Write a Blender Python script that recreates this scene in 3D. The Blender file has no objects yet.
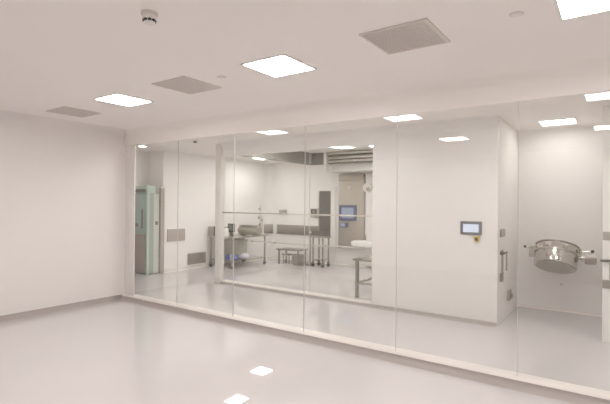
import bpy, bmesh, math, random
from mathutils import Vector, Matrix
random.seed(7)
sc = bpy.context.scene
COL = sc.collection
PI = math.pi

# ------------------------------------------------------------------ materials
def principled(name, rgb, rough=0.5, metal=0.0, spec=0.5, noise=0.0, nscale=40.0, bump=0.0, bscale=60.0,
               stretch=None, coat=0.0, rough_noise=0.0):
    m = bpy.data.materials.new(name); m.use_nodes = True
    nt = m.node_tree; b = nt.nodes['Principled BSDF']
    b.inputs['Base Color'].default_value = (*rgb, 1)
    b.inputs['Roughness'].default_value = rough
    b.inputs['Metallic'].default_value = metal
    b.inputs['Specular IOR Level'].default_value = spec
    b.inputs['Coat Weight'].default_value = coat
    tc = nt.nodes.new('ShaderNodeTexCoord')
    src = tc.outputs['Object']
    if stretch:
        mp = nt.nodes.new('ShaderNodeMapping'); mp.inputs['Scale'].default_value = stretch
        nt.links.new(src, mp.inputs['Vector']); src = mp.outputs['Vector']
    if noise or rough_noise:
        n = nt.nodes.new('ShaderNodeTexNoise'); n.inputs['Scale'].default_value = nscale
        n.inputs['Detail'].default_value = 3
        nt.links.new(src, n.inputs['Vector'])
        if noise:
            mix = nt.nodes.new('ShaderNodeMix'); mix.data_type = 'RGBA'
            mix.inputs['A'].default_value = (*[max(0, c*(1-noise)) for c in rgb], 1)
            mix.inputs['B'].default_value = (*[min(1, c*(1+noise)) for c in rgb], 1)
            nt.links.new(n.outputs['Fac'], mix.inputs['Factor'])
            nt.links.new(mix.outputs['Result'], b.inputs['Base Color'])
        if rough_noise:
            mr = nt.nodes.new('ShaderNodeMapRange')
            mr.inputs['To Min'].default_value = max(0, rough-rough_noise)
            mr.inputs['To Max'].default_value = rough+rough_noise
            nt.links.new(n.outputs['Fac'], mr.inputs['Value'])
            nt.links.new(mr.outputs['Result'], b.inputs['Roughness'])
    if bump:
        n2 = nt.nodes.new('ShaderNodeTexNoise'); n2.inputs['Scale'].default_value = bscale
        n2.inputs['Detail'].default_value = 2
        nt.links.new(src, n2.inputs['Vector'])
        bp = nt.nodes.new('ShaderNodeBump'); bp.inputs['Strength'].default_value = bump
        bp.inputs['Distance'].default_value = 0.01
        nt.links.new(n2.outputs['Fac'], bp.inputs['Height'])
        nt.links.new(bp.outputs['Normal'], b.inputs['Normal'])
    return m

def emitter(name, rgb, strength):
    m = bpy.data.materials.new(name); m.use_nodes = True
    nt = m.node_tree; nt.nodes.remove(nt.nodes['Principled BSDF'])
    e = nt.nodes.new('ShaderNodeEmission'); e.inputs['Color'].default_value = (*rgb, 1)
    e.inputs['Strength'].default_value = strength
    nt.links.new(e.outputs['Emission'], nt.nodes['Material Output'].inputs['Surface'])
    return m

def clear_glass(name, tint=(1, 1, 1), ior=1.5):
    """thin pane: straight-through transmission plus Fresnel mirror on both faces"""
    m = bpy.data.materials.new(name); m.use_nodes = True
    nt = m.node_tree; nt.nodes.remove(nt.nodes['Principled BSDF'])
    t = nt.nodes.new('ShaderNodeBsdfTransparent'); t.inputs['Color'].default_value = (*tint, 1)
    g = nt.nodes.new('ShaderNodeBsdfGlossy'); g.inputs['Roughness'].default_value = 0.0
    geo = nt.nodes.new('ShaderNodeNewGeometry')
    mr = nt.nodes.new('ShaderNodeMapRange')
    mr.inputs['To Min'].default_value = ior; mr.inputs['To Max'].default_value = 1/ior
    nt.links.new(geo.outputs['Backfacing'], mr.inputs['Value'])
    fr = nt.nodes.new('ShaderNodeFresnel'); nt.links.new(mr.outputs['Result'], fr.inputs['IOR'])
    mx = nt.nodes.new('ShaderNodeMixShader')
    nt.links.new(fr.outputs['Fac'], mx.inputs['Fac'])
    nt.links.new(t.outputs['BSDF'], mx.inputs[1]); nt.links.new(g.outputs['BSDF'], mx.inputs[2])
    nt.links.new(mx.outputs['Shader'], nt.nodes['Material Output'].inputs['Surface'])
    return m

WALL = (0.80, 0.775, 0.76)
M = dict(
    wall=principled('wall_panel_white', WALL, 0.38, spec=0.4, noise=0.012, nscale=1.3),
    wall_in=principled('wall_panel_inner', (0.83, 0.81, 0.795), 0.38, spec=0.4, noise=0.012, nscale=1.3),
    ceil=principled('ceiling_white', (0.90, 0.87, 0.845), 0.6, spec=0.3, noise=0.012, nscale=1.1),
    floor=principled('epoxy_floor', (0.60, 0.572, 0.572), 0.02, spec=0.85, noise=0.02, nscale=2.0, bump=0.012, bscale=2.0, rough_noise=0.008),
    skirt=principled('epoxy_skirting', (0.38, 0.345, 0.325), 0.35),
    kerb=principled('kerb_white', (0.72, 0.675, 0.645), 0.35),
    glass=clear_glass('clear_glass', (0.985, 0.99, 0.985)),
    silicone=principled('silicone_joint', (0.60, 0.58, 0.555), 0.5),
    lamp=emitter('lamp_diffuser', (1.0, 0.962, 0.935), 20.0),
    lamp_in=emitter('lamp_diffuser_inner', (1.0, 0.97, 0.94), 19.0),
    lamp_bright=emitter('lamp_diffuser_bright', (1.0, 0.97, 0.93), 22.5),
    lamp_soft=emitter('lamp_diffuser_soft', (1.0, 0.97, 0.935), 7.6),
    lframe=principled('lamp_frame', (0.82, 0.80, 0.78), 0.4),
    vent=principled('vent_face', (0.66, 0.615, 0.585), 0.5),
    vframe=principled('vent_frame', (0.68, 0.635, 0.605), 0.45),
    plastic=principled('white_plastic', (0.80, 0.78, 0.75), 0.35),
    dark=principled('dark_plastic', (0.05, 0.045, 0.045), 0.4),
    steel=principled('stainless_steel', (0.56, 0.53, 0.49), 0.28, 1.0, noise=0.06, nscale=20, stretch=(1, 1, 14), rough_noise=0.06),
    steel_d=principled('brushed_steel_dull', (0.42, 0.385, 0.35), 0.42, 1.0, noise=0.05, nscale=25, stretch=(1, 1, 10)),
    steel_p=principled('polished_steel', (0.62, 0.60, 0.56), 0.16, 1.0, noise=0.03, nscale=10),
    canopy=principled('canopy_steel', (0.60, 0.58, 0.54), 0.22, 1.0, noise=0.08, nscale=6, stretch=(1, 1, 12), bump=0.25, bscale=2.0),
    bulk=principled('bulkhead_reflected_dark', (0.25, 0.24, 0.21), 0.40, 0.4, noise=0.04),  # darkened: the steel's dark reflection is put into the colour
    machine=principled('machine_steel', (0.50, 0.46, 0.40), 0.42, 0.55, noise=0.03, nscale=20, stretch=(1, 1, 10)),
    dullplate=principled('dull_plate', (0.50, 0.48, 0.44), 0.5, 0.35),
    mintside=principled('mint_grey_side', (0.38, 0.42, 0.375), 0.4),
    greymid=principled('grey_mid', (0.31, 0.275, 0.25), 0.45),
    post=principled('post_shaded', (0.74, 0.71, 0.685), 0.4),  # white post made greyer; shade on its near face is in the colour
    grey=principled('grey_paint', (0.42, 0.375, 0.345), 0.45, noise=0.03),
    greydark=principled('grey_dark', (0.17, 0.155, 0.145), 0.4),
    mint=principled('mint_frame', (0.47, 0.60, 0.53), 0.35),
    mintglass=principled('mint_glass', (0.36, 0.47, 0.425), 0.08, spec=0.6),
    mintpale=principled('mint_pale', (0.60, 0.63, 0.58), 0.35),
    bezel=principled('bezel_grey', (0.20, 0.19, 0.21), 0.35),
    bezelblue=principled('bezel_blue', (0.13, 0.14, 0.22), 0.35),
    screen=emitter('screen_pale', (0.84, 0.87, 1.0), 0.60),
    screenblue=emitter('screen_blue', (0.55, 0.60, 0.74), 0.42),
    yellow=principled('yellow_plastic', (0.70, 0.52, 0.08), 0.4),
    knob=principled('knob_dark', (0.12, 0.07, 0.04), 0.4),
    blue=principled('blue_bag', (0.13, 0.19, 0.62), 0.4, noise=0.15),
    bluewhite=principled('pale_bag', (0.68, 0.68, 0.76), 0.5, noise=0.05),
    crate=principled('grey_green_plastic', (0.50, 0.50, 0.44), 0.5),
    visionglass=principled('vision_glass', (0.16, 0.15, 0.135), 0.12, spec=0.6),
    rail=principled('rail_grey', (0.47, 0.44, 0.40), 0.35, 0.6),
    railpale=principled('rail_pale', (0.66, 0.62, 0.57), 0.35),
    rubber=principled('rubber', (0.09, 0.08, 0.075), 0.6),
)

# ------------------------------------------------------------------ mesh helpers
def BM(): return bmesh.new()

def box(bm, x0, x1, y0, y1, z0, z1, bev=0.0, rot=None):
    r = bmesh.ops.create_cube(bm, size=1.0)
    vs = r['verts']
    c = Vector(((x0+x1)/2, (y0+y1)/2, (z0+z1)/2)); s = Vector((abs(x1-x0), abs(y1-y0), abs(z1-z0)))
    for v in vs: v.co = Vector((v.co.x*s.x, v.co.y*s.y, v.co.z*s.z))
    if bev:
        es = list({e for v in vs for e in v.link_edges})
        nb = bmesh.ops.bevel(bm, geom=es, offset=min(bev, min(s)*0.45), segments=2, profile=0.6, affect='EDGES')
        vs = list({v for f in nb['faces'] for v in f.verts} | {v for v in vs if v.is_valid})
    for v in vs:
        if rot is not None: v.co = rot @ v.co
        v.co += c
    return vs

def tube(bm, a, b, r, n=12, r2=None):
    a, b = Vector(a), Vector(b); d = b-a
    q = d.to_track_quat('Z', 'Y').to_matrix().to_4x4()
    q.translation = (a+b)/2
    bmesh.ops.create_cone(bm, cap_ends=True, segments=n, radius1=r, radius2=r if r2 is None else r2, depth=d.length, matrix=q)

def lathe(bm, prof, origin=(0, 0, 0), rot=None, n=32):
    """prof: (radius, height) list from one end to the other, around local z"""
    R = rot or Matrix.Identity(3); o = Vector(origin); rings = []
    for r, z in prof:
        if r < 1e-6: rings.append([bm.verts.new(o + R @ Vector((0, 0, z)))])
        else: rings.append([bm.verts.new(o + R @ Vector((r*math.cos(2*PI*i/n), r*math.sin(2*PI*i/n), z))) for i in range(n)])
    for p, q in zip(rings, rings[1:]):
        for i in range(n):
            j = (i+1) % n
            if len(p) == 1: bm.faces.new((p[0], q[i], q[j]))
            elif len(q) == 1: bm.faces.new((p[i], p[j], q[0]))
            else: bm.faces.new((p[i], p[j], q[j], q[i]))

def extrude_profile(bm, prof, axis, a, b):
    """closed profile of (u, z) swept along x or y from a to b"""
    def P(t, u, z): return (t, u, z) if axis == 'x' else (u, t, z)
    A = [bm.verts.new(P(a, u, z)) for u, z in prof]; B = [bm.verts.new(P(b, u, z)) for u, z in prof]
    n = len(prof)
    for i in range(n):
        j = (i+1) % n; bm.faces.new((A[i], A[j], B[j], B[i]))
    bm.faces.new(A[::-1]); bm.faces.new(B)

def sphere(bm, c, r, sx=1, sy=1, sz=1, u=14, v=10):
    m = Matrix.Translation(c) @ Matrix.Diagonal((sx, sy, sz, 1))
    bmesh.ops.create_uvsphere(bm, u_segments=u, v_segments=v, radius=r, matrix=m)

def obj(name, bm, mat, parent=None, smooth=True, label=None):
    """link a bmesh drawn in world coordinates as one mesh object under its thing"""
    off = Vector((0, 0, 0)); p = parent
    while p is not None: off += p.location; p = p.parent
    for v in bm.verts: v.co -= off
    bmesh.ops.recalc_face_normals(bm, faces=bm.faces[:])
    me = bpy.data.meshes.new(name); bm.to_mesh(me); bm.free()
    me.materials.append(M[mat] if isinstance(mat, str) else mat)
    o = bpy.data.objects.new(name, me); COL.objects.link(o)
    if parent is not None: o.parent = parent
    if smooth:
        for pl in me.polygons: pl.use_smooth = True
        try: me.set_sharp_from_angle(angle=math.radians(35))
        except Exception: pass
    if label: o['label'] = label
    return o

def thing(name, loc, label, cat, group=None):
    o = bpy.data.objects.new(name, None); COL.objects.link(o); o.location = loc
    o.empty_display_size = 0.1
    o['label'] = label; o['category'] = cat
    if group: o['group'] = group
    return o

def tag(o, label, cat, group=None):
    o['label'] = label; o['category'] = cat
    if group: o['group'] = group
    return o

def struct(name, bm, mat, parent=None, smooth=True):
    o = obj(name, bm, mat, parent, smooth)
    if parent is None: o['kind'] = 'structure'
    return o

def copy_thing(src, loc, label, group=None):
    c = src.copy(); COL.objects.link(c); c.location = loc; c['label'] = label
    if group: c['group'] = group
    for ch in list(src.children):
        k = ch.copy(); COL.objects.link(k); k.parent = c
        for g in list(ch.children):
            d = g.copy(); COL.objects.link(d); d.parent = k
    return c

def boxo(*a, **k):
    bm = BM(); box(bm, *a, **k); return bm

# ------------------------------------------------------------------ key dimensions (metres; camera stands at x=0, y=0)
CEIL = 2.86
GY = 4.47            # front glass wall
HEAD = 2.60          # top of glass in both glazed walls
PY = 6.50            # second glazed wall
XL = -6.87            # left wall of the empty room
FAR = 10.45          # back wall of the inner room
AX0, AX1, AY = -1.33, -0.145, 8.0     # alcove
XR, YB = 4.2, -2.2

# ------------------------------------------------------------------ shell
struct('floor', boxo(-9.5, XR+0.2, YB-0.2, FAR+0.2, -0.12, 0.0), 'floor')
struct('ceiling', boxo(-9.5, XR+0.2, YB-0.2, PY+0.06, CEIL, CEIL+0.1), 'ceil')
bm = BM()
box(bm, -9.5, -6.62, PY+0.06, FAR+0.2, CEIL, CEIL+0.1)
struct('ceiling_side', bm, 'ceil')
struct('ceiling_alcove', boxo(-1.45, XR+0.2, PY+0.06, FAR+0.2, CEIL, CEIL+0.1), 'ceil')
struct('ceiling_inner', boxo(-6.62, -1.45, PY+0.06, FAR+0.2, 2.96, 3.06), 'ceil')
struct('wall_left', boxo(XL-0.14, XL, YB, GY+0.03, 0, CEIL), 'wall')
struct('wall_right', boxo(XR, XR+0.14, YB, FAR+0.1, 0, CEIL), 'wall')
struct('wall_back', boxo(XL-0.14, XR+0.14, YB-0.14, YB, 0, CEIL), 'wall')

# header over the front glass, with a coved joint to the ceiling
def cove(r, u0, z0, su, n=7):
    """quarter round filling the corner between a vertical face at u0 and a ceiling at z0; su = side it grows to"""
    pts = [(u0, z0)]
    for i in range(n+1):
        a = i/n*PI/2
        pts.append((u0+su*r*(1-math.sin(a)), z0-r*(1-math.cos(a))))
    return pts
struct('wall_header', boxo(XL, XR, GY-0.03, GY+0.05, HEAD, CEIL), 'ceil')
bm = BM(); extrude_profile(bm, cove(0.10, GY-0.03, CEIL, -1), 'x', XL, XR); struct('trim_1', bm, 'ceil')
bm = BM(); extrude_profile(bm, cove(0.14, XL, CEIL, 1), 'y', YB, GY-0.03); struct('trim_2', bm, 'wall')
struct('trim_3', boxo(XL, XR, GY-0.032, GY+0.052, HEAD-0.004, HEAD+0.004), 'ceil')

# white jamb where the glass meets the left wall
struct('trim_4', boxo(XL-0.02, -6.62, GY-0.008, GY+0.008, 0.075, HEAD), 'wall')

# coved epoxy skirting
def skirt_profile(u0, su, r, h, n=6):
    pts = [(u0, 0.0)]
    for i in range(n+1):
        a = i/n*PI/2
        pts.append((u0+su*r*(1-math.sin(a)), r*(1-math.cos(a))))
    pts = [(u0, 0.0)] + pts[1:]
    pts.append((u0, h)) if False else None
    return pts
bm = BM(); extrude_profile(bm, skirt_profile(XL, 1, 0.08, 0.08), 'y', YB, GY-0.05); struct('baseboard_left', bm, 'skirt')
# kerb under the front glass: coved dark foot, pale sloping ledge
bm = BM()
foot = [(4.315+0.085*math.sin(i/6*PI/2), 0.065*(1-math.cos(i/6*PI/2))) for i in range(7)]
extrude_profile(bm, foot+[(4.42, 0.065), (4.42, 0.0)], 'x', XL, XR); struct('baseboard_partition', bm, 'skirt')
bm = BM(); extrude_profile(bm, [(4.398, 0.0652), (4.405, 0.071), (GY+0.02, 0.078), (GY+0.10, 0.078), (GY+0.10, 0.0), (4.42, 0.0), (4.42, 0.0652)], 'x', XL, XR)
struct('trim_5', bm, 'kerb')

# panes of the front glass wall and their silicone joints
JX = [-6.62, -5.515, -4.333, -3.140, -1.935, -0.745, 0.45, 1.65, 2.85, XR]
for i in range(len(JX)-1):
    struct('window_%d' % (i+1), boxo(JX[i]+0.002, JX[i+1]-0.002, GY-0.006, GY+0.006, 0.074, HEAD), 'glass', smooth=False)
for i in range(1, len(JX)-1):
    struct('trim_%d' % (10+i), boxo(JX[i]-0.0022, JX[i]+0.0022, GY-0.006, GY+0.006, 0.076, HEAD), 'silicone')

# corridor end and far left walls
struct('wall_corridor', boxo(-9.4, -9.25, GY+0.0, 6.62, 0, CEIL), 'wall_in')
struct('wall_return', boxo(-9.4, -8.7, 6.62, 6.76, 0, CEIL), 'wall_in')
struct('wall_side', boxo(-8.84, -8.7, 6.76, FAR, 0, CEIL), 'wall_in')
struct('wall_end', boxo(-9.4, XL-0.14, GY-0.1, GY+0.0, 0, CEIL), 'wall_in')
struct('wall_far', boxo(-8.84, AX0-0.12, FAR, FAR+0.14, 0, 2.96), 'wall_in')
bm = BM(); extrude_profile(bm, cove(0.12, -8.7, CEIL, 1), 'y', 6.62, FAR); struct('trim_6', bm, 'wall_in')
# rounded inner corner of the far room
bm = BM()
pr = [(-8.7, FAR)]
for i in range(7):
    a = i/6*PI/2
    pr.append((-8.7+0.22*(1-math.sin(a)), FAR-0.22*(1-math.cos(a))))
A = [bm.verts.new((x, y, 0)) for x, y in pr]; B = [bm.verts.new((x, y, CEIL)) for x, y in pr]
for i in range(len(pr)):
    j = (i+1) % len(pr); bm.faces.new((A[i], A[j], B[j], B[i]))
bm.faces.new(A[::-1]); bm.faces.new(B)
struct('trim_7', bm, 'wall_in')
bm = BM(); extrude_profile(bm, skirt_profile(FAR, -1, 0.05, 0.05), 'x', -8.5, -3.0); struct('baseboard_far', bm, 'kerb')
bm = BM(); extrude_profile(bm, skirt_profile(-8.7, 1, 0.05, 0.05), 'y', 6.62, FAR-0.2); struct('baseboard_side', bm, 'kerb')

# second glazed wall: post, kerb, head, transom rails, panes, solid panel
struct('column', boxo(-6.76, -6.60, PY-0.08, PY+0.04, 0, CEIL, bev=0.02), 'post')
bm = BM(); extrude_profile(bm, [(PY-0.09, 0.0), (PY-0.06, 0.03), (PY-0.05, 0.06), (PY+0.08, 0.07), (PY+0.08, 0.0)], 'x', -6.60, -3.22)
struct('baseboard_glazing', bm, 'kerb')
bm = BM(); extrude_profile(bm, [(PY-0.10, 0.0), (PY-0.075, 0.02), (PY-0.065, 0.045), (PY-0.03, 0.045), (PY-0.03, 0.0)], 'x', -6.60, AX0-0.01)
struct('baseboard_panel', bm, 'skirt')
struct('wall_head', boxo(-6.60, -3.22, PY-0.03, PY+0.10, HEAD, 2.98), 'wall_in')
struct('wall_panel', boxo(-3.22, AX0, PY-0.03, PY+0.10, 0, 2.98, bev=0.008), 'wall_in')
bm = BM(); extrude_profile(bm, cove(0.16, PY-0.03, CEIL, -1), 'x', -6.60, AX0); struct('trim_29', bm, 'wall_in')
struct('trim_30', boxo(-6.60, -5.05, PY-0.022, PY+0.022, 1.44, 1.462), 'rail')
struct('trim_31', boxo(-5.05, -3.22, PY-0.022, PY+0.022, 1.44, 1.462), 'railpale')
gx = [-6.60, -4.46, -3.22]
for i in range(2):
    struct('window_%d' % (20+i), boxo(gx[i]+0.002, gx[i+1]-0.002, PY-0.005, PY+0.005, 0.066, HEAD), 'glass', smooth=False)
for i in (1,):
    struct('trim_%d' % (31+i), boxo(gx[i]-0.0025, gx[i]+0.0025, PY-0.006, PY+0.006, 0.068, HEAD), 'silicone')

# alcove walls
struct('wall_alcove', boxo(AX0-0.12, AX0, PY+0.10, FAR, 0, 2.96), 'wall_in')
struct('wall_alcove_back', boxo(AX0, AX1, AY, AY+0.14, 0, CEIL), 'wall_in')
struct('wall_alcove_side', boxo(AX1, XR, PY-0.03, PY+0.10, 0, CEIL, bev=0.006), 'wall_in')
struct('wall_alcove_return', boxo(AX1, AX1+0.12, PY+0.10, AY+0.14, 0, CEIL), 'wall_in')
bm = BM(); extrude_profile(bm, cove(0.08, AY, CEIL, -1), 'x', AX0, AX1); struct('trim_9', bm, 'wall_in')
bm = BM(); extrude_profile(bm, skirt_profile(AY, -1, 0.03, 0.03), 'x', AX0, AX1); struct('baseboard_alcove', bm, 'kerb')

# steel lined bulkhead around the inner bay and the white beam below it
struct('trim_40', boxo(-6.62, -6.50, PY+0.14, 9.60, 2.655, 2.96), 'bulk')
struct('trim_41', boxo(-6.62, -1.45, 9.60, 9.76, 2.665, 2.96), 'bulk')
for k, (z, rr, ya) in enumerate(((2.70, 0.035, 0.0), (2.79, 0.05, 0.02), (2.90, 0.045, -0.01))):  # steel tubes added for the striped reflections they give
    bm = BM(); tube(bm, (-5.98, 9.54+ya, z+0.01), (-2.62, 9.54, z), rr, 20); struct('trim_%d' % (45+k), bm, 'canopy')
struct('trim_42', boxo(-6.10, AX0-0.12, 9.76, FAR, 2.47, 2.96), 'wall_in')
struct('trim_43', boxo(-6.10, -6.02, 9.50, 9.80, 2.47, 2.96), 'wall_in')
struct('wall_bay', boxo(-2.60, -2.50, PY+0.10, FAR, 0, 2.96), 'wall_in')

# steel jamb on the side wall
jb = struct('trim_50', boxo(-8.70, -8.63, 6.51, 6.61, 0, 1.97), 'grey')
struct('trim_51', boxo(-8.70, -8.625, 6.505, 6.615, 1.97, 2.02), 'kerb')

# door with a dark vision panel in the far wall
d = struct('door_1', boxo(-6.84, -6.30, FAR-0.03, FAR, 0.0, 2.10), 'wall_in')
obj('vision_panel', boxo(-6.80, -6.45, FAR-0.045, FAR-0.028, 0.75, 2.0), 'visionglass', d, label='dark grey glazed strip')
obj('steel_edge', boxo(-6.835, -6.805, FAR-0.05, FAR-0.028, 0.75, 2.0), 'steel', d)

# ------------------------------------------------------------------ ceiling lights
def ceiling_light(x, y, z, s, label, group, mat='lamp', name='ceiling_light'):
    t = thing(name, (x, y, z), label, 'ceiling light', group)
    h = s/2
    bm = BM(); w = 0.018
    for (a0, a1, b0, b1) in ((-h-w, h+w, -h-w, -h), (-h-w, h+w, h, h+w), (-h-w, -h, -h, h), (h, h+w, -h, h)):
        box(bm, x+a0, x+a1, y+b0, y+b1, z-0.010, z)
    obj('frame', bm, 'lframe', t)
    obj('diffuser', boxo(x-h, x+h, y-h, y+h, z-0.006, z-0.001), mat, t, smooth=False)
    return t
GL = 'square ceiling lights in the empty room'
LX = [-4.82, -2.46, -0.07, 2.33]; LY = [3.09, 0.69]
first = ceiling_light(LX[0], LY[0], CEIL, 0.45, 'glowing square ceiling light between two grey vents, farthest down the room', GL)
names = {
    (1, 0): 'glowing square ceiling light behind the smoke detector, middle of the row',
    (2, 0): 'glowing square ceiling light cropped by the top edge of the photo',
    (0, 1): 'square ceiling light in the second row, by the plain side wall',
    (1, 1): 'square ceiling light in the second row, in line with the smoke detector',
    (2, 1): 'square ceiling light directly over the camera',
    (3, 0): 'square ceiling light at the far end of the first row, past the camera',
    (3, 1): 'square ceiling light at the far end of the second row',
}
for (i, j), lb in names.items():
    copy_thing(first, (LX[i], LY[j], CEIL), lb, GL)
GI = 'ceiling lights beyond the glass'
inner = ceiling_light(-0.71, 7.38, CEIL, 0.44, 'bright ceiling light over the steel drum alcove', GI, 'lamp_soft')
inner_bay = None
for (x, y, z), lb in {
    (-7.05, 7.46, CEIL): 'ceiling light over the open passage beside the white post',
    (-7.80, 9.15, CEIL): 'glowing ceiling light above the steel table against the side wall',
    (-5.92, 7.85, 2.96): 'ceiling light inside the bay by the dull steel bulkhead',
    (-4.35, 9.08, 2.96): 'glowing ceiling light inside the bay in front of the steel machine',
    (-3.60, 7.40, 2.96): 'added unseen fill light above the small steel table behind the white panel',  # added out of sight to lift the inner room's brightness
    (-5.90, 5.10, CEIL): 'added corridor fill light near the white post, hidden above the glass head',  # corridor lights from here on are added, unseen, to brighten the corridor
    (-3.40, 5.10, CEIL): 'added corridor fill light hidden above the glass head, middle one',
    (-0.90, 5.10, CEIL): 'added corridor fill light hidden above the glass head, before the alcove',
    (1.60, 5.10, CEIL): 'added corridor fill light past the alcove, out of the photo',
}.items():
    c = copy_thing(inner_bay, (x, y, z), lb, GI) if inner_bay else ceiling_light(x, y, z, 0.44, lb, GI, 'lamp_bright' if y > PY else 'lamp_in')
    inner_bay = c if y < PY else None

ceiling_light(-8.42, 5.86, CEIL, 0.13, 'small glowing ceiling light above the mint green cabinet', GI, 'lamp_in')

# ------------------------------------------------------------------ ceiling vents
def ceiling_vent(x, y, s, label):
    t = thing('ceiling_vent', (x, y, CEIL), label, 'ceiling vent', 'grey square vents in the ceiling of the empty room')
    h = s/2; w = 0.022; bm = BM()
    for (a0, a1, b0, b1) in ((-h, h, -h, -h+w), (-h, h, h-w, h), (-h, -h+w, -h+w, h-w), (h-w, h, -h+w, h-w)):
        box(bm, x+a0, x+a1, y+b0, y+b1, CEIL-0.012, CEIL, bev=0.002)
    obj('frame', bm, 'vframe', t)
    bm = BM()
    box(bm, x-h+w, x+h-w, y-h+w, y+h-w, CEIL-0.003, CEIL-0.001)
    n = 26
    for k in range(n):
        u = x-h+w+(k+0.5)*(s-2*w)/n
        box(bm, u-0.005, u+0.005, y-h+w, y+h-w, CEIL-0.008, CEIL-0.003)
    obj('grille', bm, 'vent', t)
    return t
v0 = ceiling_vent(-1.27, 3.07, 0.50, 'large grey square ceiling vent between the brightest light and the cropped light')
copy_thing(v0, (-3.66, 3.07, CEIL), 'grey square ceiling vent between the two whole glowing lights')
copy_thing(v0, (-6.03, 3.13, CEIL), 'faint grey square ceiling vent nearest the plain side wall')

# smoke detector
t = thing('smoke_detector', (-2.47, 1.76, CEIL), 'small round white smoke detector hanging from the ceiling', 'smoke detector')
bm = BM(); lathe(bm, [(0, CEIL), (0.052, CEIL), (0.054, CEIL-0.014), (0.046, CEIL-0.02), (0, CEIL-0.02)], (-2.47, 1.76, 0)); obj('base', bm, 'vframe', t)
bm = BM(); lathe(bm, [(0, CEIL-0.019), (0.043, CEIL-0.019), (0.043, CEIL-0.044), (0.030, CEIL-0.046), (0, CEIL-0.046)], (-2.47, 1.76, 0)); obj('body', bm, 'plastic', t)
bm = BM()
for k in range(8):
    a = k*PI/4+0.2
    box(bm, -2.47+0.033*math.cos(a)-0.007, -2.47+0.033*math.cos(a)+0.007, 1.76+0.033*math.sin(a)-0.007, 1.76+0.033*math.sin(a)+0.007, CEIL-0.060, CEIL-0.044)
obj('sensing_slots', bm, 'dark', t, label='ring of black slots')
bm = BM(); lathe(bm, [(0, CEIL-0.058), (0.036, CEIL-0.058), (0.034, CEIL-0.068), (0.015, CEIL-0.073), (0, CEIL-0.073)], (-2.47, 1.76, 0)); obj('cap', bm, 'plastic', t)

# concealed sprinkler plates
def sprinkler(x, y, label):
    t = thing('sprinkler_cover', (x, y, CEIL), label, 'sprinkler cover', 'round sprinkler covers in the ceiling')
    bm = BM(); lathe(bm, [(0, CEIL), (0.034, CEIL), (0.034, CEIL-0.006), (0.030, CEIL-0.009), (0, CEIL-0.009)], (x, y, 0)); obj('plate', bm, 'plastic', t)
    bm = BM(); lathe(bm, [(0.030, CEIL), (0.044, CEIL), (0.044, CEIL-0.003), (0.030, CEIL-0.003), (0.030, CEIL)], (x, y, 0)); obj('rim', bm, 'vframe', t)
    return t
s0 = sprinkler(-0.53, 3.08, 'little round sprinkler cover next to the cropped ceiling light')
copy_thing(s0, (-3.14, 3.05, CEIL), 'little round sprinkler cover beside the middle grey vent')
copy_thing(s0, (-5.21, 3.03, CEIL), 'little round sprinkler cover beside the faint vent near the side wall')
# detector on the corridor ceiling
t = thing('corridor_detector', (-6.74, 5.86, CEIL), 'tiny white detector with dark slots on the corridor ceiling', 'detector')
bm = BM(); lathe(bm, [(0, CEIL), (0.05, CEIL), (0.05, CEIL-0.02), (0, CEIL-0.02)], (-6.74, 5.86, 0)); obj('base', bm, 'plastic', t)
bm = BM(); lathe(bm, [(0, CEIL-0.02), (0.038, CEIL-0.02), (0.034, CEIL-0.05), (0, CEIL-0.05)], (-6.74, 5.86, 0)); obj('sensor', bm, 'greydark', t)

# ------------------------------------------------------------------ mint cabinet
t = thing('cabinet', (-8.96, 6.36, 0), 'tall mint green glazed cabinet with a grey lower panel', 'cabinet')
cx0, cx1, cy0, cy1 = -9.23, -8.69, 6.22, 6.50
obj('body', boxo(cx0, cx1, cy0, cy1, 0.02, 1.86, bev=0.01), 'mintside', t)
obj('plinth', boxo(cx0+0.02, cx1-0.02, cy0+0.02, cy1-0.02, 0.0, 0.02), 'greydark', t)
obj('crown', boxo(cx0, cx1-0.02, cy0-0.02, cy0+0.20, 1.86, 2.01, bev=0.01), 'mint', t)
bm = BM(); lathe(bm, [(0, 2.01), (0.05, 2.01), (0.045, 2.04), (0.02, 2.06), (0, 2.06)], (-8.86, 6.30, 0), n=16); obj('roof_knob', bm, 'mint', t)
obj('dark_slot', boxo(cx0+0.03, cx1-0.06, cy0-0.032, cy0-0.02, 1.88, 1.945), 'greydark', t)
gd = obj('glass_door', boxo(cx0+0.01, cx1-0.05, cy0-0.02, cy0, 0.93, 1.83), 'mintglass', t, label='mint green glazed door')
obj('door_handle', boxo(cx1-0.20, cx1-0.185, cy0-0.05, cy0-0.02, 1.05, 1.48), 'greydark', gd)
bm = BM(); box(bm, cx1-0.50, cx1-0.35, cy0-0.03, cy0-0.02, 1.09, 1.16); obj('latch', bm, 'greydark', gd)
obj('lower_panel', boxo(cx0+0.01, cx1-0.07, cy0-0.02, cy0-0.001, 0.04, 0.91), 'greymid', t, label='flat grey lower panel')
obj('corner_strip', boxo(cx1-0.035, cx1+0.004, cy0-0.03, cy0+0.02, 0.0, 1.96), 'mint', t)
obj('side_panel', boxo(cx1, cx1+0.008, cy0+0.13, cy1, 0.02, 1.84), 'mintpale', t)
obj('side_latch', boxo(cx1, cx1+0.03, cy1-0.10, cy1-0.05, 1.13, 1.21), 'greydark', t)

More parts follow.
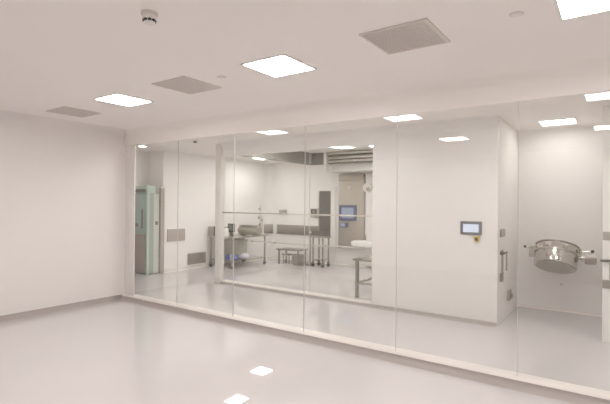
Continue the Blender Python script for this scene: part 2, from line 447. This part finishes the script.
# crash plate and grille on the side wall
t = thing('crash_plate', (-8.7, 6.98, 0.86), 'brown grey rectangular bump plate on the wall beside the steel jamb', 'wall plate')
obj('plate', boxo(-8.70, -8.675, 6.74, 7.26, 0.72, 1.01, bev=0.006), 'grey', t)
for yy in (6.80, 7.20):
    for zz in (0.76, 0.97):
        bm = BM(); tube(bm, (-8.676, yy, zz), (-8.670, yy, zz), 0.010); obj('screw_head', bm, 'steel', t)
t = thing('return_grille', (-8.7, 7.65, 0.25), 'low grey return air grille in the wall near the floor', 'air grille')
bm = BM()
box(bm, -8.70, -8.67, 7.36, 7.94, 0.11, 0.135); box(bm, -8.70, -8.67, 7.36, 7.94, 0.36, 0.385)
box(bm, -8.70, -8.67, 7.36, 7.385, 0.135, 0.36); box(bm, -8.70, -8.67, 7.915, 7.94, 0.135, 0.36)
obj('frame', bm, 'grey', t)
bm = BM(); box(bm, -8.70, -8.695, 7.385, 7.915, 0.135, 0.36)
for k in range(7): box(bm, -8.695, -8.672, 7.385, 7.915, 0.145+k*0.031, 0.155+k*0.031, rot=Matrix.Rotation(0.5, 3, 'Y'))
obj('slats', bm, 'grey', t)

# ------------------------------------------------------------------ steel tables
def caster(bm_f, bm_w, x, y, r=0.05):
    box(bm_f, x-0.022, x+0.022, y-0.03, y+0.03, r*1.4, r*2+0.03)
    tube(bm_w, (x-0.014, y, r), (x+0.014, y, r), r, 14)

def steel_table(x0, x1, y0, y1, h, label, shelf_z, casters=True, leg=0.024, solid_shelf=True, name='steel_table'):
    t = thing(name, ((x0+x1)/2, (y0+y1)/2, 0), label, 'table')
    bm = BM(); box(bm, x0, x1, y0, y1, h-0.035, h, bev=0.006); obj('tabletop', bm, 'steel', t)
    for x in (x0+0.06, x1-0.06):
        for y in (y0+0.06, y1-0.06):
            zb = 0.12 if casters else 0.02
            bm = BM(); tube(bm, (x, y, zb), (x, y, h-0.03), leg, 14); lg = obj('leg', bm, 'steel_d', t)
            if casters:
                f, w = BM(), BM(); caster(f, w, x, y); obj('caster_fork', f, 'steel_d', lg); obj('caster_wheel', w, 'rubber', lg)
            else:
                f = BM(); tube(f, (x, y, 0), (x, y, 0.025), leg*1.25, 14); obj('foot', f, 'steel_d', lg)
    if shelf_z:
        bm = BM()
        if solid_shelf: box(bm, x0+0.05, x1-0.05, y0+0.05, y1-0.05, shelf_z-0.02, shelf_z)
        else:
            for y in (y0+0.06, y1-0.06): box(bm, x0+0.06, x1-0.06, y-0.02, y+0.02, shelf_z-0.04, shelf_z)
            for x in (x0+0.06, x1-0.06): box(bm, x-0.02, x+0.02, y0+0.06, y1-0.06, shelf_z-0.04, shelf_z)
        obj('shelf' if solid_shelf else 'stretcher', bm, 'steel', t)
    return t
steel_table(-8.64, -7.74, 7.95, 9.30, 0.80, 'long stainless steel table on casters along the side wall, loaded with gear', 0.20)
TZ = 0.80
# small items on that table
t = thing('monitor', (-8.48, 8.0, TZ), 'grey flat box with a dark edge on the near end of the long table', 'monitor')
obj('housing', boxo(-8.63, -8.42, 7.96, 8.05, TZ, TZ+0.24, bev=0.01), 'steel_d', t)
obj('dark_edge', boxo(-8.42, -8.33, 7.96, 8.05, TZ, TZ+0.25, bev=0.008), 'dark', t)
t = thing('canister', (-8.22, 8.16, TZ), 'white round canister with a steel lid next to the dark device', 'canister')
bm = BM(); lathe(bm, [(0, TZ), (0.075, TZ), (0.08, TZ+0.02), (0.08, TZ+0.17), (0.06, TZ+0.20), (0, TZ+0.20)], (-8.20, 8.16, 0), n=20); obj('body', bm, 'plastic', t)
bm = BM(); lathe(bm, [(0, TZ+0.20), (0.055, TZ+0.20), (0.055, TZ+0.235), (0.02, TZ+0.25), (0, TZ+0.25)], (-8.20, 8.16, 0), n=20); obj('lid', bm, 'steel_p', t)
t = thing('scale_display', (-8.24, 8.42, TZ), 'dark square display on a short steel stand, on the long table', 'display')
obj('stand', boxo(-8.28, -8.18, 8.38, 8.46, TZ, TZ+0.09, bev=0.006), 'steel', t)
obj('housing', boxo(-8.34, -8.14, 8.37, 8.45, TZ+0.09, TZ+0.31, bev=0.012), 'dark', t)
obj('panel', boxo(-8.315, -8.165, 8.362, 8.37, TZ+0.13, TZ+0.28), 'greydark', t)
# covered horizontal vessel
t = thing('steel_vessel', (-7.95, 8.75, TZ), 'rounded stainless steel vessel with a flat lid on the long table', 'vessel')
bm = BM()
prof = [(0, 0), (0.07, 0.0), (0.105, 0.04), (0.115, 0.09), (0.115, 0.66), (0.10, 0.70), (0, 0.70)]
lathe(bm, prof, (-8.28, 8.75, TZ+0.135), rot=Matrix.Rotation(PI/2, 3, 'Y'), n=24); obj('drum', bm, 'machine', t)
obj('lid', boxo(-8.20, -7.62, 8.64, 8.86, TZ+0.25, TZ+0.275, bev=0.008), 'steel', t)
for x in (-8.15, -7.70):
    bm = BM(); box(bm, x-0.03, x+0.03, 8.66, 8.84, TZ, TZ+0.06); obj('cradle', bm, 'steel', t)
# mixing stand with knobs
t = thing('stirrer_stand', (-7.80, 9.12, TZ), 'slim white stirrer stand with dark clamps at the end of the long table', 'lab stand')
obj('base', boxo(-7.93, -7.77, 9.04, 9.20, TZ, TZ+0.03, bev=0.006), 'plastic', t)
bm = BM(); tube(bm, (-7.86, 9.12, TZ+0.03), (-7.86, 9.12, TZ+0.78), 0.026); obj('rod', bm, 'railpale', t)
bm = BM(); tube(bm, (-7.79, 9.12, TZ+0.03), (-7.79, 9.12, TZ+0.50), 0.026); obj('side_rod', bm, 'railpale', t)
for (x, z, r) in ((-7.87, TZ+0.70, 0.034), (-7.88, TZ+0.46, 0.045), (-7.79, TZ+0.40, 0.036), (-7.86, TZ+0.28, 0.036)):
    bm = BM(); sphere(bm, (x, 9.10, z), r); obj('clamp', bm, 'grey', t)
# crate and bags on the lower shelf
SZ = 0.20
t = thing('storage_crate', (-8.28, 8.62, SZ), 'grey green plastic crate on the lower shelf of the long table', 'crate')
bm = BM(); box(bm, -8.56, -8.03, 8.45, 8.80, SZ, SZ+0.44, bev=0.015); obj('body', bm, 'crate', t)
obj('rim', boxo(-8.58, -8.01, 8.43, 8.82, SZ+0.44, SZ+0.48, bev=0.01), 'crate', t)
def bag(x, y, rx, ry, rz, mat, label):
    bm = BM(); sphere(bm, (x, y, SZ+rz*0.93), 1, rx, ry, rz, 18, 12)
    for v in bm.verts:
        n = math.sin(v.co.x*37)*math.cos(v.co.z*41+v.co.y*23)
        v.co.x += n*0.010; v.co.y += n*0.012; v.co.z = max(SZ+0.001, v.co.z+0.008*math.sin(v.co.y*50))
    o = obj('bag', bm, mat); return tag(o, label, 'bag', 'bags on the lower shelf of the long table')
bag(-8.12, 8.20, 0.07, 0.10, 0.075, 'blue', 'bright blue bag on the lower shelf, just past the white post')
bag(-8.00, 8.19, 0.05, 0.07, 0.075, 'bluewhite', 'whitish bag squeezed between the two blue bags')
bag(-7.89, 8.21, 0.045, 0.08, 0.07, 'blue', 'small blue bag beside the whitish bags on the lower shelf')
bag(-7.88, 8.52, 0.10, 0.14, 0.08, 'bluewhite', 'pale crumpled bag at the open end of the lower shelf')

# low bench, tub beneath it
steel_table(-7.62, -6.86, 9.50, 9.95, 0.42, 'low stainless steel bench against the far wall', 0.0, casters=False, leg=0.026, name='steel_bench')
t = thing('steel_tub', (-7.02, 9.72, 0), 'grey steel tub standing under the low bench', 'tub')
bm = BM(); lathe(bm, [(0, 0), (0.13, 0.0), (0.15, 0.03), (0.16, 0.26), (0.15, 0.26), (0.14, 0.05), (0, 0.03)], (-7.02, 9.72, 0), n=24); obj('body', bm, 'grey', t)
bm = BM(); lathe(bm, [(0.148, 0.255), (0.168, 0.255), (0.168, 0.275), (0.148, 0.275), (0.148, 0.255)], (-7.02, 9.72, 0), n=24); obj('rim', bm, 'steel', t)
t = thing('stool', (-7.38, 9.72, 0), 'little dark step stool under the low bench', 'stool')
obj('seat', boxo(-7.52, -7.24, 9.62, 9.82, 0.235, 0.275, bev=0.012), 'grey', t)
for x in (-7.48, -7.28):
    for y in (9.65, 9.79):
        bm = BM(); tube(bm, (x, y, 0), (x, y, 0.24), 0.014); obj('leg', bm, 'steel_d', t)

# tall trolley with tray
t = steel_table(-6.58, -6.16, 9.62, 10.02, 0.80, 'narrow tall steel trolley on casters in front of the dark door', 0.20, leg=0.022, name='trolley')
obj('mid_shelf', boxo(-6.54, -6.20, 9.66, 9.98, 0.54, 0.56), 'steel', t)
t = thing('pole_stand', (-6.73, 9.86, 0), 'thin steel pole stand between the low bench and the tall trolley', 'stand')
bm = BM(); tube(bm, (-6.74, 9.86, 0.05), (-6.74, 9.86, 0.86), 0.026); obj('pole', bm, 'steel_d', t)
bm = BM(); lathe(bm, [(0, 0), (0.10, 0.0), (0.10, 0.02), (0.03, 0.06), (0, 0.06)], (-6.74, 9.86, 0), n=20); obj('foot', bm, 'greydark', t)
bm = BM(); tube(bm, (-6.74, 9.86, 0.86), (-6.74, 9.86, 0.90), 0.036); obj('cap', bm, 'plastic', t)
t = thing('tray', (-6.37, 9.82, 0.80), 'dark open topped tray standing on the tall trolley', 'tray')
obj('pan', boxo(-6.56, -6.18, 9.66, 9.98, 0.80, 0.815), 'grey', t)
bm = BM()
box(bm, -6.56, -6.18, 9.66, 9.675, 0.815, 0.93); box(bm, -6.56, -6.18, 9.965, 9.98, 0.815, 0.93)
box(bm, -6.56, -6.545, 9.675, 9.965, 0.815, 0.93); box(bm, -6.195, -6.18, 9.675, 9.965, 0.815, 0.93)
obj('rim', bm, 'greydark', t)

# small table cut by the white panel
steel_table(-3.83, -2.75, 6.94, 7.80, 0.68, 'small stainless steel table cut off by the white panel', 0.27, casters=False, leg=0.034, solid_shelf=False, name='side_table')

# ------------------------------------------------------------------ far wall fittings
def wall_guard(x0, x1, label):
    t = thing('bumper_rail', ((x0+x1)/2, FAR, 0.88), label, 'wall guard', 'grey steel wall guards along the far wall')
    obj('plate', boxo(x0, x1, FAR-0.03, FAR, 0.745, 1.02, bev=0.008), 'steel_d', t)
    obj('end_cap', boxo(x0-0.012, x0+0.002, FAR-0.034, FAR, 0.74, 1.025), 'grey', t)
wall_guard(-8.32, -6.99+0.14, 'long grey steel wall guard above the low bench')
o = obj('bumper_plate', boxo(-8.60-0.14, -8.60+0.14, 10.355-0.014, 10.355+0.014, 0.745, 1.02, bev=0.006, rot=Matrix.Rotation(PI/4, 3, 'Z')), 'steel_d')
tag(o, 'short grey steel wall guard in the corner behind the long table', 'wall guard', 'grey steel wall guards along the far wall')
t = thing('junction_box', (-8.11, FAR, 1.40), 'small plain grey box on the far wall, above the wall guard', 'wall box')
obj('box', boxo(-8.24, -7.98, FAR-0.06, FAR, 1.32, 1.46, bev=0.008), 'steel', t)
obj('cover', boxo(-8.22, -8.00, FAR-0.066, FAR-0.059, 1.335, 1.445), 'rail', t)
t = thing('switch_box', (-6.99, FAR, 1.39), 'small switch box with black buttons beside the dark door', 'switch')
obj('housing', boxo(-7.10, -6.885, FAR-0.06, FAR-0.031, 1.26, 1.51, bev=0.008), 'rail', t)
obj('black_panel', boxo(-7.075, -6.91, FAR-0.068, FAR-0.059, 1.37, 1.49), 'dark', t)
obj('button', boxo(-7.02, -6.94, FAR-0.075, FAR-0.067, 1.40, 1.45), 'rail', t)

# steel machine front with control screen
t = thing('wall_machine', (-5.75, FAR, 0.5), 'tall stainless steel machine front with a blue control screen', 'machine')
obj('front_panel', boxo(-6.17, -5.38, FAR-0.08, FAR, 0.52, 2.30, bev=0.015), 'machine', t)
obj('head_panel', boxo(-6.15, -5.40, FAR-0.11, FAR, 2.27, 2.43, bev=0.02), 'machine', t)
obj('edge_strip', boxo(-5.425, -5.375, FAR-0.095, FAR, 0.52, 2.27), 'grey', t)
bm = BM(); tube(bm, (-5.84, FAR-0.10, 2.08), (-5.84, FAR-0.075, 2.08), 0.05, 16); obj('port', bm, 'railpale', t)
bz = obj('screen_bezel', boxo(-6.13, -5.61, FAR-0.115, FAR-0.079, 1.20, 1.62, bev=0.01), 'bezelblue', t)
obj('screen', boxo(-6.05, -5.69, FAR-0.121, FAR-0.114, 1.28, 1.55), 'screenblue', bz, label='dim blue screen')
kp = obj('keypad', boxo(-6.11, -5.86, FAR-0.10, FAR-0.079, 1.02, 1.14, bev=0.006), 'bezelblue', t)
obj('display', boxo(-6.08, -5.95, FAR-0.105, FAR-0.099, 1.04, 1.12), 'screenblue', kp)
obj('sill', boxo(-6.30, -5.30, FAR-0.10, FAR, 0.46, 0.52, bev=0.01), 'kerb', t)
# white trunking column and gauge beside it
t = thing('service_duct', (-5.15, FAR-0.06, 0.06), 'white boxed service duct beside the steel machine', 'duct')
obj('casing', boxo(-5.34, -4.90, FAR-0.12, FAR-0.002, 0.06, 2.43, bev=0.012), 'wall_in', t)
obj('cover_strip', boxo(-5.20, -5.10, FAR-0.135, FAR-0.119, 0.9, 1.85), 'plastic', t)
t = thing('pressure_gauge', (-5.26, FAR-0.12, 2.07), 'round dark faced gauge on the white duct', 'gauge')
bm = BM(); tube(bm, (-5.26, FAR-0.12, 2.07), (-5.26, FAR-0.19, 2.07), 0.12, 24); obj('case', bm, 'plastic', t)
bm = BM(); tube(bm, (-5.23, FAR-0.19, 2.03), (-5.23, FAR-0.197, 2.03), 0.06, 20); obj('dial', bm, 'grey', t)
t = thing('wash_basin', (-5.30, FAR-0.36, 0.60), 'white wall basin below the steel machine, half hidden by the panel', 'basin')
bm = BM(); box(bm, -5.56, -4.95, FAR-0.50, FAR-0.122, 0.56, 0.72, bev=0.06); obj('bowl', bm, 'wall_in', t)
bm = BM(); tube(bm, (-5.25, FAR-0.25, 0.70), (-5.25, FAR-0.25, 0.86), 0.015); tube(bm, (-5.25, FAR-0.25, 0.86), (-5.25, FAR-0.38, 0.84), 0.013); obj('tap', bm, 'steel_p', t)

# pale rail across the bay at waist height, on the glazing
t = thing('guard_rail', (-4.84, PY+0.06, 0.90), 'thin pale waist high rail behind the second glass wall', 'rail')
bm = BM(); box(bm, -5.85, -3.86, PY+0.045, PY+0.07, 0.893, 0.913); obj('bar', bm, 'railpale', t)
for x in (-5.84, -5.27, -4.46, -3.87):
    bm = BM(); box(bm, x-0.012, x+0.012, PY+0.006, PY+0.07, 0.89, 0.916); obj('bracket', bm, 'rail', t)

# ------------------------------------------------------------------ control panel on the white wall
t = thing('control_panel', (-1.68, PY-0.03, 1.32), 'small grey framed touch screen mounted on the blank white panel', 'control panel')
obj('bezel', boxo(-1.825, -1.535, PY-0.055, PY-0.03, 1.225, 1.415, bev=0.008), 'bezel', t)
obj('screen', boxo(-1.785, -1.575, PY-0.060, PY-0.054, 1.262, 1.375), 'screen', t, label='glowing pale screen')
t = thing('stop_button', (-1.60, PY-0.03, 1.17), 'yellow button box with a dark knob below the touch screen', 'button')
obj('box', boxo(-1.63, -1.57, PY-0.055, PY-0.03, 1.135, 1.205, bev=0.006), 'yellow', t)
bm = BM(); lathe(bm, [(0, 0), (0.014, 0), (0.014, 0.016), (0.022, 0.02), (0.022, 0.03), (0.014, 0.036), (0, 0.036)], (-1.60, PY-0.055, 1.17), rot=Matrix.Rotation(PI/2, 3, 'X'), n=18); obj('knob', bm, 'knob', t)

# ------------------------------------------------------------------ alcove: hardware on side walls
t = thing('wall_socket', (AX0, 6.73, 1.26), 'grey socket plate on the alcove wall above the lever handle', 'socket')
obj('plate', boxo(AX0, AX0+0.02, 6.60, 6.86, 1.20, 1.31, bev=0.004), 'steel_d', t)
obj('insert', boxo(AX0+0.02, AX0+0.026, 6.625, 6.72, 1.22, 1.29), 'grey', t)
obj('insert', boxo(AX0+0.02, AX0+0.026, 6.735, 6.835, 1.22, 1.29), 'grey', t)
t = thing('lever_handle', (AX0, 6.68, 0.97), 'dark lever handle with a long steel pull on the alcove wall', 'handle')
obj('backplate', boxo(AX0, AX0+0.012, 6.70, 6.80, 0.70, 1.02, bev=0.004), 'steel', t)
bm = BM(); tube(bm, (AX0+0.012, 6.64, 0.98), (AX0+0.06, 6.64, 0.98), 0.016); tube(bm, (AX0+0.055, 6.61, 0.98), (AX0+0.055, 6.80, 0.98), 0.014); sphere(bm, (AX0+0.02, 6.64, 0.98), 0.03); obj('lever', bm, 'greydark', t)
bm = BM(); tube(bm, (AX0+0.05, 6.80, 0.72), (AX0+0.05, 6.80, 0.98), 0.012); obj('pull_bar', bm, 'steel', t)
t = thing('fixing_plate', (AX0, 6.71, 0.64), 'small grey hinge plate on the alcove wall below the lever handle', 'fixing plate')
obj('leaf', boxo(AX0, AX0+0.015, 6.61, 6.80, 0.58, 0.70, bev=0.004), 'steel_d', t)
bm = BM(); tube(bm, (AX0+0.015, 6.71, 0.57), (AX0+0.015, 6.71, 0.71), 0.014); obj('pin', bm, 'steel', t)
t = thing('floor_outlet', (AX0, 7.22, 0.30), 'grey outlet low on the alcove wall near the floor', 'outlet')
obj('plate', boxo(AX0, AX0+0.03, 7.12, 7.32, 0.23, 0.38, bev=0.005), 'grey', t)
obj('spout', boxo(AX0+0.03, AX0+0.06, 7.17, 7.27, 0.26, 0.32, bev=0.01), 'steel_d', t)
# the matching fittings at the photo's edge
t = thing('wall_plate', (-0.06, PY-0.03, 1.29), 'flat grey plate on the wall at the edge of the photo', 'wall plate')
obj('plate', boxo(-0.143, 0.02, PY-0.042, PY-0.03, 1.235, 1.335, bev=0.003), 'grey', t)
bm = BM(); tube(bm, (0.0, PY-0.045, 1.285), (0.0, PY-0.041, 1.285), 0.008); obj('screw', bm, 'steel', t)
t = thing('lever_handle', (-0.10, PY-0.03, 0.99), 'dark lever handle at the photo edge with a long pull bar', 'handle')
bm = BM(); tube(bm, (-0.10, PY-0.03, 0.99), (-0.10, PY-0.07, 0.99), 0.018); tube(bm, (-0.165, PY-0.07, 0.99), (0.02, PY-0.07, 0.995), 0.015); obj('lever', bm, 'greydark', t)
obj('pull_bar', boxo(-0.075, -0.05, PY-0.05, PY-0.03, 0.77, 0.97, bev=0.004), 'steel', t)
t = thing('fixing_plate', (-0.10, PY-0.03, 0.70), 'grey hinge below the lever handle at the photo edge', 'fixing plate')
obj('leaf', boxo(-0.143, -0.055, PY-0.042, PY-0.03, 0.655, 0.755, bev=0.003), 'steel_d', t)
obj('leaf', boxo(-0.044, 0.02, PY-0.042, PY-0.03, 0.655, 0.755, bev=0.003), 'steel_d', t)
bm = BM(); tube(bm, (-0.05, PY-0.045, 0.645), (-0.05, PY-0.045, 0.765), 0.010); obj('pin', bm, 'grey', t)

# ------------------------------------------------------------------ steel drum mounted on the alcove back wall
DC = Vector((-0.735, 7.50, 0.885)); RD = 0.285
tilt = Matrix.Rotation(math.radians(-26), 3, 'X')      # its flat underside turns towards the corridor
roll = Matrix.Rotation(math.radians(3.5), 3, 'Y')
RT = roll @ tilt
def L(x, y, z): return DC + RT @ Vector((x, y, z))
t = thing('steel_drum', tuple(DC), 'shiny round stainless steel drum hung on the alcove wall', 'drum')
bm = BM(); lathe(bm, [(0, -0.16), (RD-0.03, -0.16), (RD-0.01, -0.152), (RD, -0.13), (RD, 0.03), (RD-0.004, 0.032), (0, 0.032)], DC, RT, 48)
obj('body', bm, 'steel_p', t)
bm = BM(); lathe(bm, [(0, -0.166), (RD-0.05, -0.166), (RD-0.035, -0.160), (0, -0.159)], DC, RT, 48); obj('bottom_plate', bm, 'dullplate', t, label='dull grey flat underside')
bm = BM(); lathe(bm, [(RD-0.01, 0.025), (RD+0.012, 0.028), (RD+0.014, 0.04), (RD+0.012, 0.052), (RD-0.01, 0.055), (RD-0.01, 0.025)], DC, RT, 48); obj('clamp_ring', bm, 'steel', t)
bm = BM(); lathe(bm, [(RD-0.002, 0.05), (RD-0.002, 0.15), (RD-0.014, 0.175), (RD-0.09, 0.19), (0, 0.195)], DC, RT, 48); obj('lid', bm, 'steel_p', t)
bm = BM(); lathe(bm, [(RD-0.015, 0.15), (RD+0.008, 0.152), (RD+0.010, 0.164), (RD-0.015, 0.168), (RD-0.015, 0.15)], DC, RT, 48); obj('lid_rim', bm, 'grey', t)
for a in (-2.05, -1.1):
    p = (RD+0.012)*math.cos(a), (RD+0.012)*math.sin(a)
    bm = BM(); c = L(p[0], p[1], 0.05); box(bm, c.x-0.022, c.x+0.022, c.y-0.014, c.y+0.014, c.z-0.05, c.z+0.06, bev=0.006); obj('latch', bm, 'steel', t)
# lug with knob
bm = BM(); c = L(-RD-0.03, -0.02, 0.06); box(bm, c.x-0.05, c.x+0.06, c.y-0.02, c.y+0.02, c.z-0.10, c.z+0.09, bev=0.01)
lug = obj('lug', bm, 'steel', t)
bm = BM(); tube(bm, c+Vector((-0.04, -0.02, 0.05)), c+Vector((-0.09, -0.03, 0.055)), 0.010); obj('lug_pin', bm, 'steel', lug)
bm = BM(); sphere(bm, c+Vector((-0.10, -0.03, 0.056)), 0.022); obj('lug_knob', bm, 'dark', lug)
# valve arm
bm = BM(); a = L(RD-0.01, -0.02, 0.02); tube(bm, a, a+Vector((0.09, 0, 0.0)), 0.030, 16); tube(bm, a+Vector((0.04, 0, 0)), a+Vector((0.06, 0, 0)), 0.050, 18)
arm = obj('valve_arm', bm, 'steel', t)
bm = BM(); c = a+Vector((0.15, 0, -0.03)); box(bm, c.x-0.07, c.x+0.075, c.y-0.05, c.y+0.05, c.z-0.05, c.z+0.05, bev=0.02); obj('actuator', bm, 'steel_d', arm)
bm = BM(); c2 = a+Vector((0.15, 0, 0.035)); box(bm, c2.x-0.06, c2.x+0.06, c2.y-0.04, c2.y+0.04, c2.z-0.018, c2.z+0.02, bev=0.015); obj('actuator_cap', bm, 'plastic', arm)
bm = BM(); tube(bm, a+Vector((0.02, -0.02, 0.09)), a+Vector((0.16, -0.02, 0.105)), 0.013); tube(bm, a+Vector((0.03, -0.02, 0.05)), a+Vector((0.03, -0.02, 0.13)), 0.020); obj('hand_lever', bm, 'steel_p', arm)
bm = BM(); sphere(bm, a+Vector((0.175, -0.02, 0.107)), 0.024); obj('lever_knob', bm, 'dark', arm)
# bracket that carries it from the wall
bm = BM(); box(bm, DC.x-0.07, DC.x+0.07, 7.74, AY-0.02, 0.86, 0.98, bev=0.01); box(bm, DC.x-0.14, DC.x+0.14, AY-0.025, AY, 0.76, 1.08, bev=0.006)
obj('wall_bracket', bm, 'steel', t)
# tiny wall stud under the drum
o = obj('wall_stud', (lambda b: (tube(b, (-0.71, AY-0.012, 0.42), (-0.71, AY, 0.42), 0.018), b)[1])(BM()), 'steel')
tag(o, 'tiny round stud on the alcove wall below the steel drum', 'stud')

# ------------------------------------------------------------------ camera, world, view
cam = bpy.data.cameras.new('camera'); co = bpy.data.objects.new('camera', cam); COL.objects.link(co)
cam.sensor_width = 36; cam.lens = 445.23/610*36; cam.clip_start = 0.05; cam.clip_end = 60
yaw, pit, rl = 0.6118, 0.0042, 0.0085
fw = Vector((-math.sin(yaw), math.cos(yaw), 0)); rt = Vector((math.cos(yaw), math.sin(yaw), 0)); up = Vector((0, 0, 1))
F = fw*math.cos(pit)+up*math.sin(pit); U2 = up*math.cos(pit)-fw*math.sin(pit)
R = rt*math.cos(rl)+U2*math.sin(rl); U = U2*math.cos(rl)-rt*math.sin(rl)
m = Matrix((R, U, -F)).transposed().to_4x4(); m.translation = (0, 0, 1.64)
co.matrix_world = m
sc.camera = co
w = bpy.data.worlds.new('world'); sc.world = w; w.use_nodes = True
w.node_tree.nodes['Background'].inputs['Color'].default_value = (0.8, 0.8, 0.8, 1)
w.node_tree.nodes['Background'].inputs['Strength'].default_value = 0.0
vs = sc.view_settings
vs.view_transform = 'Standard'; vs.look = 'None'; vs.gamma = 1.0; vs.exposure = 0.58
vs.use_curve_mapping = False
try:
    sc.cycles.use_denoising = True
    sc.cycles.max_bounces = 24; sc.cycles.diffuse_bounces = 12; sc.cycles.glossy_bounces = 8
    sc.cycles.transparent_max_bounces = 24; sc.cycles.transmission_bounces = 12
    sc.cycles.sample_clamp_indirect = 8.0
except Exception: pass
